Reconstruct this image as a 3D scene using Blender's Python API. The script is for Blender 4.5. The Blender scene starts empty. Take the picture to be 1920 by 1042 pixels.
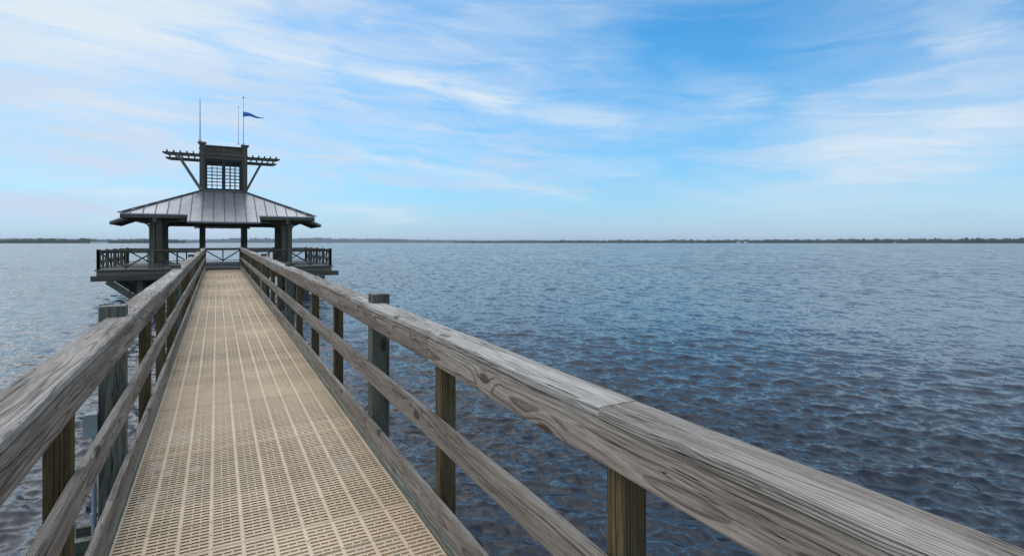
import bpy, math, random
import numpy as np
from mathutils import Vector, Matrix

S = bpy.context.scene
C = S.collection
R = math.radians
random.seed(7)

# ------------------------------------------------------------------ camera
YAW = 28.47                 # camera looks this far to the right of the pier axis (+Y)
EYE = 2.6                   # metres above the water
cam = bpy.data.cameras.new("camera")
cam.sensor_width = 36
cam.lens = 19.125
cam.shift_y = -0.0344
cam.clip_start = 0.05
cam.clip_end = 90000
camo = bpy.data.objects.new("camera", cam)
C.objects.link(camo)
camo.location = (0, 0, EYE)
camo.rotation_euler = (R(90), 0, R(-YAW))
S.camera = camo

# ------------------------------------------------------------------ exposure
S.view_settings.view_transform = 'Standard'
S.view_settings.look = 'None'
S.view_settings.gamma = 1
S.view_settings.use_curve_mapping = False
S.view_settings.exposure = 0.25
S.cycles.max_bounces = 8
S.cycles.transparent_max_bounces = 16

SUN_AZ = -42.0                # degrees from +Y towards +X
SUN_EL = 52.0


# ------------------------------------------------------------------ node helper
class NT:
    def __init__(self, tree):
        self.t = tree

    def n(self, kind, **kw):
        o = self.t.nodes.new(kind)
        for k, v in kw.items():
            setattr(o, k, v)
        return o

    def link(self, a, b):
        self.t.links.new(a, b)

    def put(self, v, sock):
        if isinstance(v, bpy.types.NodeSocket):
            self.link(v, sock)
        else:
            sock.default_value = v

    def m(self, op, a, b=0.0, c=0.0, clamp=False):
        o = self.n('ShaderNodeMath', operation=op)
        o.use_clamp = clamp
        for i, v in enumerate((a, b, c)):
            self.put(v, o.inputs[i])
        return o.outputs[0]

    def vm(self, op, a, b=(0, 0, 0)):
        o = self.n('ShaderNodeVectorMath', operation=op)
        self.put(a, o.inputs[0])
        if op == 'SCALE':
            self.put(b, o.inputs['Scale'])
        else:
            self.put(b, o.inputs[1])
        return o.outputs[0]

    def sep(self, v):
        o = self.n('ShaderNodeSeparateXYZ')
        self.put(v, o.inputs[0])
        return o.outputs

    def comb(self, x, y, z):
        o = self.n('ShaderNodeCombineXYZ')
        for i, v in enumerate((x, y, z)):
            self.put(v, o.inputs[i])
        return o.outputs[0]

    def noise(self, vec, scale=1.0, detail=3.0, rough=0.5, dist=0.0, out=0):
        o = self.n('ShaderNodeTexNoise')
        self.put(vec, o.inputs['Vector'])
        o.inputs['Scale'].default_value = scale
        o.inputs['Detail'].default_value = detail
        o.inputs['Roughness'].default_value = rough
        o.inputs['Distortion'].default_value = dist
        return o.outputs[out]

    def ss(self, v, a, b):
        o = self.n('ShaderNodeMapRange', interpolation_type='SMOOTHSTEP')
        self.put(v, o.inputs[0])
        self.put(a, o.inputs[1])
        self.put(b, o.inputs[2])
        return o.outputs[0]

    def lin(self, v, a, b, c, d):
        o = self.n('ShaderNodeMapRange')
        for i, q in enumerate((v, a, b, c, d)):
            self.put(q, o.inputs[i])
        return o.outputs[0]

    def mix(self, f, a, b):
        o = self.n('ShaderNodeMix', data_type='RGBA')
        self.put(f, o.inputs[0])
        self.put(a if isinstance(a, bpy.types.NodeSocket) else (*a, 1), o.inputs[6])
        self.put(b if isinstance(b, bpy.types.NodeSocket) else (*b, 1), o.inputs[7])
        return o.outputs[2]

    def mul(self, a, b):
        o = self.n('ShaderNodeMix', data_type='RGBA', blend_type='MULTIPLY')
        o.inputs[0].default_value = 1
        self.put(a if isinstance(a, bpy.types.NodeSocket) else (*a, 1), o.inputs[6])
        self.put(b if isinstance(b, bpy.types.NodeSocket) else (*b, 1), o.inputs[7])
        return o.outputs[2]

    def bump(self, h, dist, strength=1.0, normal=None):
        o = self.n('ShaderNodeBump')
        o.inputs['Strength'].default_value = strength
        o.inputs['Distance'].default_value = dist
        self.put(h, o.inputs['Height'])
        if normal:
            self.link(normal, o.inputs['Normal'])
        return o.outputs[0]


# ------------------------------------------------------------------ sky
w = bpy.data.worlds.new("World")
S.world = w
w.use_nodes = True
w.node_tree.nodes.clear()
N = NT(w.node_tree)
tc = N.n('ShaderNodeTexCoord').outputs['Generated']
x, y, z = N.sep(N.vm('NORMALIZE', tc))
az = N.m('MULTIPLY', N.m('ARCTAN2', x, y), 57.2958)
el = N.m('MULTIPLY', N.m('ARCSINE', z), 57.2958)
sky = N.n('ShaderNodeTexSky', sky_type='NISHITA')
sky.sun_disc = False
sky.sun_elevation = R(SUN_EL)
sky.sun_rotation = R(SUN_AZ)
sky.air_density = 1.0
sky.dust_density = 0.6
sky.ozone_density = 1.6
hsv = N.n('ShaderNodeHueSaturation')
hsv.inputs['Saturation'].default_value = 1.3
hsv.inputs['Value'].default_value = 1.0
N.link(sky.outputs[0], hsv.inputs['Color'])
low = N.m('EXPONENT', N.m('MULTIPLY', N.m('MAXIMUM', el, 0.0), -0.11))
skyc = N.mul(hsv.outputs[0], N.mix(low, (0.30, 1.42, 1.55), (0.48, 0.90, 1.42)))
# wisps: bands of cirrus along arcs of azimuth / elevation (degrees), warped and torn by noise
d3 = N.comb(N.m('MULTIPLY', az, 0.03), N.m('MULTIPLY', el, 0.16), 0.0)
warp = N.noise(d3, 1.6, 5, 0.6, 0, 1)
wx, wy, wz = N.sep(warp)
azw = N.m('ADD', az, N.m('MULTIPLY', N.m('SUBTRACT', wx, 0.5), 14.0))
elw = N.m('ADD', el, N.m('MULTIPLY', N.m('SUBTRACT', wy, 0.5), 3.6))
BANDS = [(-19.6,16.8,0.6,18.2,3.3,1.0),(-8.4,20.5,3.3,20.2,3.1,0.75),(-0.3,18.3,11.1,16.9,1.8,0.80),(9.0,17.4,22.9,16.1,1.3,0.8),
         (21.8,16.3,31.3,14.1,1.0,0.85),(30.2,14.5,41.2,11.9,0.9,0.85),(40.6,12.4,51.8,12.2,1.5,0.40),(33.0,19.6,42.8,17.2,1.8,0.45),
         (44.3,17.0,51.8,13.7,1.4,0.50),(9.0,10.1,17.4,7.9,0.6,0.45),(16.8,8.2,28.5,5.9,0.7,0.50),(27.3,6.2,36.3,4.6,0.6,0.35),
         (-10.7,3.9,-2.0,4.2,0.6,0.55),(8.5,3.3,19.0,2.8,0.45,0.50),(55.4,7.9,73.1,8.6,3.4,0.75),(66.2,17.0,72.6,17.0,3.6,0.45),
         (-14.8,12.3,-2.4,12.1,3.6,0.50),(54.1,13.2,64.4,13.2,3.1,0.20),(22.3,21.0,39.0,20.0,2.6,0.30),(-14.8,6.3,-6.4,6.2,3.1,0.35),
         (33.5,8.6,44.3,7.8,0.9,0.30),(51.8,4.6,58.5,4.6,0.4,0.40),(-4.4,10.9,25.1,10.8,2.1,0.30),(-25,9,16,8,7.0,0.32),(52,8,80,9,4.5,0.36),(48,4.0,85,4.2,1.6,0.35),
         # beyond the frame
         (-80,25,-30,18,5,0.6),(-60,50,30,60,9,0.6),(40,40,110,30,8,0.6),(110,15,180,22,6,0.5),(-170,15,-100,25,7,0.6),(-60,60,50,65,12,0.5)]
tot = None
for (a0, e0, a1, e1, wd, k) in BANDS:
    ca, ce = (a0+a1)/2, (e0+e1)/2
    L = math.hypot(a1-a0, e1-e0)
    ux, uy = (a1-a0)/L, (e1-e0)/L
    dx = N.m('SUBTRACT', azw, ca)
    dy = N.m('SUBTRACT', elw, ce)
    u = N.m('ADD', N.m('MULTIPLY', dx, ux), N.m('MULTIPLY', dy, uy))
    v = N.m('SUBTRACT', N.m('MULTIPLY', dy, ux), N.m('MULTIPLY', dx, uy))
    u = N.m('DIVIDE', u, L*0.55)
    v = N.m('DIVIDE', v, wd*1.45)
    q = N.m('ADD', N.m('POWER', N.m('ABSOLUTE', u), 4.0), N.m('MULTIPLY', v, v))
    g = N.m('MULTIPLY', N.m('POWER', N.m('ADD', q, 1.0), -1.4), k)
    tot = g if tot is None else N.m('MAXIMUM', tot, g)
st = N.noise(N.comb(N.m('MULTIPLY', azw, 0.06), N.m('ADD', N.m('MULTIPLY', elw, 0.55), N.m('MULTIPLY', az, 0.04)), 3.0), 1.0, 8, 0.62, 0.6)
st2 = N.noise(N.comb(N.m('MULTIPLY', az, 0.05), N.m('MULTIPLY', el, 0.22), 7.0), 1.0, 6, 0.6, 0.8)
mask = N.m('MULTIPLY', tot, N.lin(st, 0.3, 0.68, 0.5, 1.35))
veil = N.m('MULTIPLY', N.ss(st2, 0.32, 0.7), 0.42)
fine = N.m('MULTIPLY', N.ss(st, 0.42, 0.70), 0.34)
hx = N.m('DIVIDE', N.m('SUBTRACT', az, 47.0), 15.0)
hy = N.m('DIVIDE', N.m('SUBTRACT', el, 19.0), 6.0)
hole_ = N.m('EXPONENT', N.m('MULTIPLY', N.m('ADD', N.m('MULTIPLY', hx, hx), N.m('MULTIPLY', hy, hy)), -1.0))
keep = N.m('SUBTRACT', 1.0, N.m('MULTIPLY', hole_, 0.97))
veilm = N.m('MULTIPLY', N.m('ADD', veil, N.m('ADD', fine, 0.12)), keep)
lx = N.m('DIVIDE', N.m('ADD', az, 14.0), 27.0)
veilm = N.m('ADD', veilm, N.m('MULTIPLY', N.m('EXPONENT', N.m('MULTIPLY', N.m('MULTIPLY', lx, lx), -1.0)), 0.42), clamp=True)
mask = N.m('MULTIPLY', mask, N.m('SUBTRACT', 1.0, N.m('MULTIPLY', hole_, 0.65)))
mask = N.m('MINIMUM', mask, 0.97)
horizon = N.m('MULTIPLY', N.m('EXPONENT', N.m('MULTIPLY', N.m('MAXIMUM', el, 0.0), -0.13)), 0.80)
CLOUD = (6.3, 7.1, 7.8)
HAZEC = (4.6, 5.8, 7.5)
OVER = (5.2, 6.3, 7.7)
skyc = N.mix(N.m('MAXIMUM', veilm, horizon), skyc, HAZEC)
skyc = N.mix(mask, skyc, CLOUD)
over = N.m('MULTIPLY', N.ss(el, 22.0, 31.0), N.lin(st2, 0.3, 0.7, 0.72, 1.0))
skyc = N.mix(over, skyc, OVER)
bg = N.n('ShaderNodeBackground')
bg.inputs['Strength'].default_value = 0.10
N.link(skyc, bg.inputs['Color'])
out = N.n('ShaderNodeOutputWorld')
N.link(bg.outputs[0], out.inputs['Surface'])

# ------------------------------------------------------------------ sun (behind thin cloud, ahead of the camera)
sl = bpy.data.lights.new("sun", 'SUN')
sl.energy = 1.3
sl.angle = R(90)
sl.color = (1.0, 0.94, 0.86)
so = bpy.data.objects.new("sun", sl)
C.objects.link(so)
sd = Vector((math.sin(R(SUN_AZ))*math.cos(R(SUN_EL)), math.cos(R(SUN_AZ))*math.cos(R(SUN_EL)), math.sin(R(SUN_EL))))
so.rotation_euler = sd.to_track_quat('Z', 'Y').to_euler()
so.location = (0, 0, 60)


# ------------------------------------------------------------------ materials
def new_mat(name):
    m = bpy.data.materials.new(name)
    m.use_nodes = True
    t = m.node_tree
    p = t.nodes['Principled BSDF']
    return m, NT(t), p


def wood(name, dark, mid, light, streak=0.5, ring=90.0, crack=1.0, rough=0.85, knots=1.0, green=0.0, bump=1.0, spec=0.2):
    m, n, p = new_mat(name)
    a = n.n('ShaderNodeAttribute', attribute_name='gc').outputs['Vector']
    gx, gy, gz = n.sep(a)
    # knots swell the grain around them
    kv = n.n('ShaderNodeTexVoronoi')
    kv.feature = 'F1'
    n.link(n.comb(n.m('MULTIPLY', gx, 2.1), n.m('MULTIPLY', gy, 5.0), n.m('MULTIPLY', gz, 5.0)), kv.inputs['Vector'])
    kv.inputs['Scale'].default_value = 1.0
    kd = kv.outputs['Distance']
    halo = n.m('MULTIPLY', n.ss(kd, 0.36, 0.04), 0.014*knots)
    wv = n.noise(n.comb(n.m('MULTIPLY', gx, 1.1), n.m('MULTIPLY', gy, 5), n.m('MULTIPLY', gz, 5)), 1.0, 2, 0.5, 0, 1)
    w1, w2, w3 = n.sep(wv)
    yy = n.m('ADD', gy, n.m('MULTIPLY', n.m('SUBTRACT', w1, 0.5), 0.042))
    zz = n.m('ADD', gz, n.m('MULTIPLY', n.m('SUBTRACT', w2, 0.5), 0.042))
    r = n.m('SQRT', n.m('ADD', n.m('MULTIPLY', yy, yy), n.m('MULTIPLY', zz, zz)))
    r = n.m('ADD', r, halo)
    ph = n.m('FRACT', n.m('MULTIPLY', r, ring))
    line = n.m('MULTIPLY', n.ss(ph, 0.55, 0.9), n.ss(ph, 1.0, 0.95))
    fib = n.noise(n.comb(n.m('MULTIPLY', gx, 7.0), n.m('MULTIPLY', yy, 190), n.m('MULTIPLY', zz, 170)), 1.0, 4, 0.65)
    fib2 = n.noise(n.comb(n.m('MULTIPLY', gx, 0.9), n.m('MULTIPLY', yy, 38), n.m('MULTIPLY', zz, 38)), 1.0, 4, 0.6)
    big = n.noise(n.comb(n.m('MULTIPLY', gx, 0.8), n.m('MULTIPLY', gy, 9), n.m('MULTIPLY', gz, 9)), 1.0, 4, 0.55)
    blot = n.noise(n.comb(n.m('MULTIPLY', gx, 5), n.m('MULTIPLY', gy, 18), n.m('MULTIPLY', gz, 18)), 1.0, 5, 0.6)
    cr = n.noise(n.comb(n.m('ADD', n.m('MULTIPLY', gx, 0.9), 9.0), n.m('MULTIPLY', yy, 95), n.m('MULTIPLY', zz, 95)), 1.0, 2, 0.5)
    crk = n.m('MULTIPLY', n.ss(n.m('ABSOLUTE', n.m('SUBTRACT', cr, 0.5)), 0.022, 0.004),
              n.ss(n.noise(n.comb(n.m('MULTIPLY', gx, 1.3), n.m('MULTIPLY', gy, 14), n.m('MULTIPLY', gz, 14)), 1.0, 2), 0.44, 0.6))
    crk = n.m('MULTIPLY', crk, crack)
    col = n.mix(n.ss(big, 0.35, 0.65), mid, light)
    col = n.mix(n.m('MULTIPLY', n.ss(fib2, 0.4, 0.66), streak*0.7), col, light)
    col = n.mix(n.m('MULTIPLY', n.ss(blot, 0.52, 0.72), 0.45), col, mid)
    col = n.mix(n.m('MULTIPLY', n.m('MULTIPLY', line, n.lin(fib2, 0.35, 0.65, 0.45, 1.0)), 0.8), col, dark)
    col = n.mul(col, n.mix(n.ss(fib, 0.3, 0.7), (0.68, 0.66, 0.64), (1.26, 1.26, 1.26)))
    if green:
        col = n.mix(n.m('MULTIPLY', n.ss(big, 0.40, 0.66), green), col, (0.105, 0.115, 0.085))
    knot = n.m('MULTIPLY', n.ss(kd, 0.15, 0.09), min(1.0, knots))
    col = n.mix(n.m('MULTIPLY', knot, 0.75), col, (dark[0]*0.5, dark[1]*0.45, dark[2]*0.4))
    col = n.mix(n.m('MULTIPLY', crk, 0.9), col, (dark[0]*0.25, dark[1]*0.22, dark[2]*0.2))
    # sun-bleached, lichen-flecked end grain and tops
    gn = n.n('ShaderNodeNewGeometry')
    nz = n.sep(gn.outputs['Normal'])[2]
    fleck = n.noise(a, 60.0, 4, 0.7)
    tw = n.m('MULTIPLY', n.ss(nz, 0.8, 0.95), n.ss(fleck, 0.38, 0.6))
    col = n.mix(n.m('MULTIPLY', tw, 0.5 if green else 0.12), col, (0.46, 0.44, 0.40))
    n.link(col, p.inputs['Base Color'])
    p.inputs['Roughness'].default_value = rough
    p.inputs['Specular IOR Level'].default_value = spec
    h = n.m('ADD', n.m('MULTIPLY', fib, 0.35), n.m('MULTIPLY', line, -0.45))
    h = n.m('ADD', h, n.m('MULTIPLY', crk, -1.6))
    h = n.m('ADD', h, n.m('MULTIPLY', fib2, 0.4))
    h = n.m('ADD', h, n.m('MULTIPLY', knot, -0.5))
    n.link(n.bump(h, 0.0028*bump, 0.9), p.inputs['Normal'])
    return m


M = {}
M['cap'] = wood('weathered_cap_wood', (0.095, 0.068, 0.050), (0.245, 0.200, 0.162), (0.42, 0.37, 0.325), 0.7, 150, 1.3, bump=1.4)
M['cap_pale'] = wood('silvered_cap_wood', (0.16, 0.13, 0.105), (0.37, 0.33, 0.29), (0.55, 0.51, 0.465), 0.8, 150, 1.3, bump=1.4)
M['face'] = wood('weathered_face_wood', (0.055, 0.036, 0.025), (0.215, 0.163, 0.125), (0.34, 0.28, 0.23), 0.55, 130, 1.3, bump=1.4)
M['face_pale'] = wood('paler_face_wood', (0.075, 0.050, 0.036), (0.26, 0.205, 0.165), (0.40, 0.34, 0.285), 0.55, 110, 1.3, bump=1.4)
M['mid'] = wood('weathered_mid_rail_wood', (0.065, 0.046, 0.034), (0.215, 0.172, 0.140), (0.35, 0.30, 0.255), 0.5, 150, 1.1, bump=1.3)
M['kick'] = wood('greenish_edge_wood', (0.08, 0.08, 0.063), (0.19, 0.19, 0.155), (0.30, 0.31, 0.265), 0.5, 110, 0.9, green=0.35)
M['post'] = wood('brown_post_wood', (0.026, 0.016, 0.007), (0.080, 0.054, 0.024), (0.16, 0.12, 0.062), 0.4, 100, 0.8)
M['pile'] = wood('green_treated_wood', (0.030, 0.030, 0.022), (0.095, 0.098, 0.074), (0.19, 0.185, 0.15), 0.4, 90, 1.3, green=0.35)
M['pav'] = wood('dark_stained_wood', (0.045, 0.036, 0.026), (0.105, 0.088, 0.064), (0.155, 0.135, 0.105), 0.3, 40, 0.3, knots=0.5)
M['pavtrim'] = wood('grey_stained_trim', (0.07, 0.063, 0.05), (0.165, 0.148, 0.12), (0.235, 0.215, 0.18), 0.3, 40, 0.3, knots=0.5)
M['pavfloor'] = wood('grey_floor_boards', (0.12, 0.12, 0.115), (0.23, 0.225, 0.215), (0.34, 0.335, 0.32), 0.4, 40, 0.5)


def simple(name, col, rough=0.5, metal=0.0, vary=0.12, scale=6.0):
    m, n, p = new_mat(name)
    o = n.n('ShaderNodeTexCoord').outputs['Object']
    v = n.noise(o, scale, 5, 0.6)
    lo = tuple(c*(1-vary) for c in col)
    hi = tuple(min(1, c*(1+vary)) for c in col)
    n.link(n.mix(n.ss(v, 0.3, 0.7), lo, hi), p.inputs['Base Color'])
    n.put(n.lin(v, 0.3, 0.7, max(0.02, rough-0.06), rough+0.06), p.inputs['Roughness'])
    p.inputs['Metallic'].default_value = metal
    return m


M['frame'] = simple('dark_window_frame', (0.02, 0.025, 0.035), 0.5)
M['pole'] = simple('white_painted_pole', (0.62, 0.62, 0.62), 0.35)
M['steel'] = simple('galvanised_steel', (0.42, 0.43, 0.44), 0.45, 0.8, 0.2, 30)
M['nail'] = simple('rusty_nail_heads', (0.07, 0.045, 0.032), 0.7, 0.3, 0.3, 80)
M['box'] = simple('grey_plastic_box', (0.26, 0.30, 0.31), 0.5)
M['pipe'] = simple('grey_conduit', (0.33, 0.37, 0.40), 0.45)
M['flag'] = simple('blue_flag_cloth', (0.05, 0.22, 0.58), 0.8)
M['flagedge'] = simple('dark_blue_cloth', (0.01, 0.03, 0.10), 0.8)
M['soffit'] = simple('dark_soffit_boards', (0.055, 0.055, 0.05), 0.8)
M['white'] = simple('white_wall', (0.8, 0.8, 0.78), 0.7)
M['house_roof'] = simple('grey_shingles', (0.2, 0.2, 0.2), 0.8)
M['land'] = simple('shore_ground', (0.09, 0.10, 0.06), 0.95, 0, 0.3, 0.02)
M['leaf'] = simple('distant_leaves', (0.035, 0.055, 0.03), 0.95, 0, 0.4, 0.03)

# roof metal: painted standing-seam sheet
m, n, p = new_mat('grey_metal_roofing')
o = n.n('ShaderNodeTexCoord').outputs['Object']
v = n.noise(n.vm('MULTIPLY', o, (2.2, 2.2, 0.8)), 1.0, 5, 0.6)
n.link(n.mix(n.ss(v, 0.3, 0.7), (0.33, 0.34, 0.35), (0.41, 0.42, 0.43)), p.inputs['Base Color'])
p.inputs['Metallic'].default_value = 0.6
n.put(n.lin(v, 0.3, 0.7, 0.27, 0.33), p.inputs['Roughness'])
n.link(n.bump(n.noise(o, 1.2, 2), 0.006, 0.4), p.inputs['Normal'])
M['roof'] = m
M['seam'] = simple('grey_metal_seam', (0.09, 0.095, 0.10), 0.5, 0.5)

# moulded deck grating: ribs along the pier, slots across, real holes
m, n, p = new_mat('tan_slotted_decking')
a = n.n('ShaderNodeAttribute', attribute_name='gc').outputs['Vector']
gx, gy, gz = n.sep(a)            # gx along pier, gy across, from the left edge
CW, PT = 0.1519, 0.036
cx = n.m('FRACT', n.m('DIVIDE', gy, CW))
cell = n.m('FLOOR', n.m('DIVIDE', gy, CW))
rib = n.m('ADD', n.ss(cx, 0.085, 0.07), n.ss(cx, 0.985, 1.0), clamp=True)
panel = n.m('DIVIDE', n.m('ADD', gx, n.m('MULTIPLY', gy, 0.0)), 0.31)
pc = n.m('FRACT', panel)
joint = n.m('ADD', n.ss(pc, 0.010, 0.005), n.ss(pc, 0.990, 0.995), clamp=True)
xrib = n.m('ADD', n.ss(pc, 0.022, 0.018), n.ss(pc, 0.978, 0.982), clamp=True)
py = n.m('FRACT', n.m('DIVIDE', gx, PT))
slot_y = n.m('MULTIPLY', n.ss(py, 0.24, 0.28), n.ss(py, 0.74, 0.70))


def tri(lo, hi):
    return n.m('MULTIPLY', n.ss(cx, lo, lo+0.015), n.ss(cx, hi, hi-0.015))


par = n.m('FRACT', n.m('MULTIPLY', n.m('FLOOR', n.m('DIVIDE', gx, PT)), 0.5))
odd = n.m('GREATER_THAN', par, 0.25)
tabA = n.m('ADD', tri(0.375, 0.435), tri(0.655, 0.715), clamp=True)
tab = n.m('MULTIPLY', tabA, odd)
inner = n.m('MULTIPLY', n.ss(cx, 0.095, 0.11), n.ss(cx, 0.975, 0.96))
hole = n.m('MULTIPLY', n.m('MULTIPLY', slot_y, inner), n.m('SUBTRACT', 1.0, tab))
hole = n.m('MULTIPLY', hole, n.m('SUBTRACT', 1.0, xrib))
hole = n.m('MAXIMUM', hole, joint)
dirt = n.noise(n.comb(n.m('MULTIPLY', gx, 0.8), n.m('MULTIPLY', gy, 2.0), 0.0), 1.0, 6, 0.62)
grit = n.noise(n.comb(gx, gy, 0.0), 26.0, 5, 0.65)
col = n.mix(n.ss(dirt, 0.3, 0.7), (0.71, 0.53, 0.355), (0.82, 0.63, 0.43))
col = n.mix(n.m('MULTIPLY', n.ss(grit, 0.55, 0.75), 0.35), col, (0.33, 0.26, 0.19))
hi = n.m('MAXIMUM', rib, n.m('MULTIPLY', tab, 0.9))
wn = n.n('ShaderNodeTexWhiteNoise', noise_dimensions='2D')
n.link(n.comb(n.m('FLOOR', panel), n.m('FLOOR', n.m('DIVIDE', gy, 0.76)), 0.0), wn.inputs['Vector'])
col = n.mul(col, n.mix(wn.outputs['Value'], (0.90, 0.89, 0.87), (1.05, 1.05, 1.05)))
scuff = n.noise(n.comb(n.m('MULTIPLY', gx, 3.0), n.m('MULTIPLY', gy, 9.0), 2.0), 1.0, 7, 0.7)
col = n.mix(n.m('MULTIPLY', n.ss(scuff, 0.56, 0.74), 0.4), col, (0.30, 0.235, 0.165))
sc_ = n.m('MULTIPLY', n.ss(n.m('ABSOLUTE', n.m('SUBTRACT', pc, 0.5)), 0.018, 0.012), n.ss(n.m('ABSOLUTE', n.m('SUBTRACT', cx, 0.035)), 0.04, 0.03))
sc_ = n.m('MULTIPLY', sc_, n.m('LESS_THAN', n.m('FRACT', n.m('MULTIPLY', cell, 0.3334)), 0.2))
col = n.mix(n.m('MULTIPLY', hi, 0.12), col, (0.86, 0.74, 0.60))
stain = n.m('MULTIPLY', n.ss(n.noise(n.comb(n.m('MULTIPLY', gx, 1.6), n.m('MULTIPLY', gy, 2.5), 5.0), 1.0, 4), 0.60, 0.72), n.ss(gy, 0.5, 0.0))
col = n.mix(n.m('MULTIPLY', stain, 0.6), col, (0.36, 0.30, 0.12))
col = n.mix(sc_, col, (0.12, 0.11, 0.10))
n.link(col, p.inputs['Base Color'])
p.inputs['Roughness'].default_value = 0.6
p.inputs['Specular IOR Level'].default_value = 0.25
n.link(n.bump(n.m('ADD', n.m('MULTIPLY', hi, 0.7), n.m('MULTIPLY', hole, -0.3)), 0.004, 0.6), p.inputs['Normal'])
tr = n.n('ShaderNodeBsdfTransparent')
mx = n.n('ShaderNodeMixShader')
n.link(hole, mx.inputs[0])
n.link(p.outputs[0], mx.inputs[1])
n.link(tr.outputs[0], mx.inputs[2])
n.link(mx.outputs[0], m.node_tree.nodes['Material Output'].inputs['Surface'])
M['deck'] = m

# water
m, n, p = new_mat('choppy_river_water')
geo = n.n('ShaderNodeNewGeometry')
px_, py_, pz_ = n.sep(geo.outputs['Position'])
flat = n.comb(px_, py_, 0.0)
dist = n.m('SQRT', n.m('ADD', n.m('MULTIPLY', px_, px_), n.m('MULTIPLY', py_, py_)))


def slopes(scale, amp, rot, stretch, fade=None, detail=2.0):
    mp = n.n('ShaderNodeMapping')
    mp.inputs['Rotation'].default_value = (0, 0, R(rot))
    mp.inputs['Scale'].default_value = (scale, scale*stretch, 1)
    mp.inputs['Location'].default_value = (scale*3.3, rot, scale)
    n.link(flat, mp.inputs['Vector'])
    c = n.noise(mp.outputs[0], 1.0, detail, 0.55, 0.35, 1)
    v = n.vm('SUBTRACT', c, (0.5, 0.5, 0.5))
    k = amp if fade is None else n.m('MULTIPLY', fade, amp)
    return n.vm('SCALE', v, k)


s = slopes(9.0, 0.85, 15, 0.6, None)
s = n.vm('ADD', s, slopes(24.0, 0.40, 40, 0.7, n.ss(dist, 30.0, 8.0)))
s = n.vm('ADD', s, slopes(2.6, 1.5, -20, 0.5, n.ss(dist, 6.0, 40.0)))
s = n.vm('ADD', s, slopes(0.8, 1.45, 10, 0.4, n.ss(dist, 20.0, 90.0)))
s = n.vm('ADD', s, slopes(0.22, 1.1, -10, 0.4, n.ss(dist, 60.0, 300.0)))
s = n.vm('ADD', s, slopes(0.05, 0.7, 5, 0.35, n.ss(dist, 200.0, 900.0)))
gust = n.noise(n.comb(n.m('MULTIPLY', px_, 0.02), n.m('MULTIPLY', py_, 0.02), 0.0), 1.0, 4, 0.6)
s = n.vm('SCALE', s, n.lin(gust, 0.32, 0.68, 0.6, 1.35))
sx, sy, sz = n.sep(s)
nn = n.vm('NORMALIZE', n.vm('ADD', geo.outputs['Normal'], n.comb(sx, sy, 0.0)))
n.link(nn, p.inputs['Normal'])
deep = n.noise(n.comb(n.m('MULTIPLY', px_, 0.25), n.m('MULTIPLY', py_, 0.25), 0.0), 1.0, 3)
n.link(n.mix(deep, (0.016, 0.025, 0.042), (0.026, 0.034, 0.050)), p.inputs['Base Color'])
p.inputs['Roughness'].default_value = 0.10
p.inputs['IOR'].default_value = 1.333
p.inputs['Specular Tint'].default_value = (0.98, 0.88, 0.69, 1)
M['water'] = m


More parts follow.
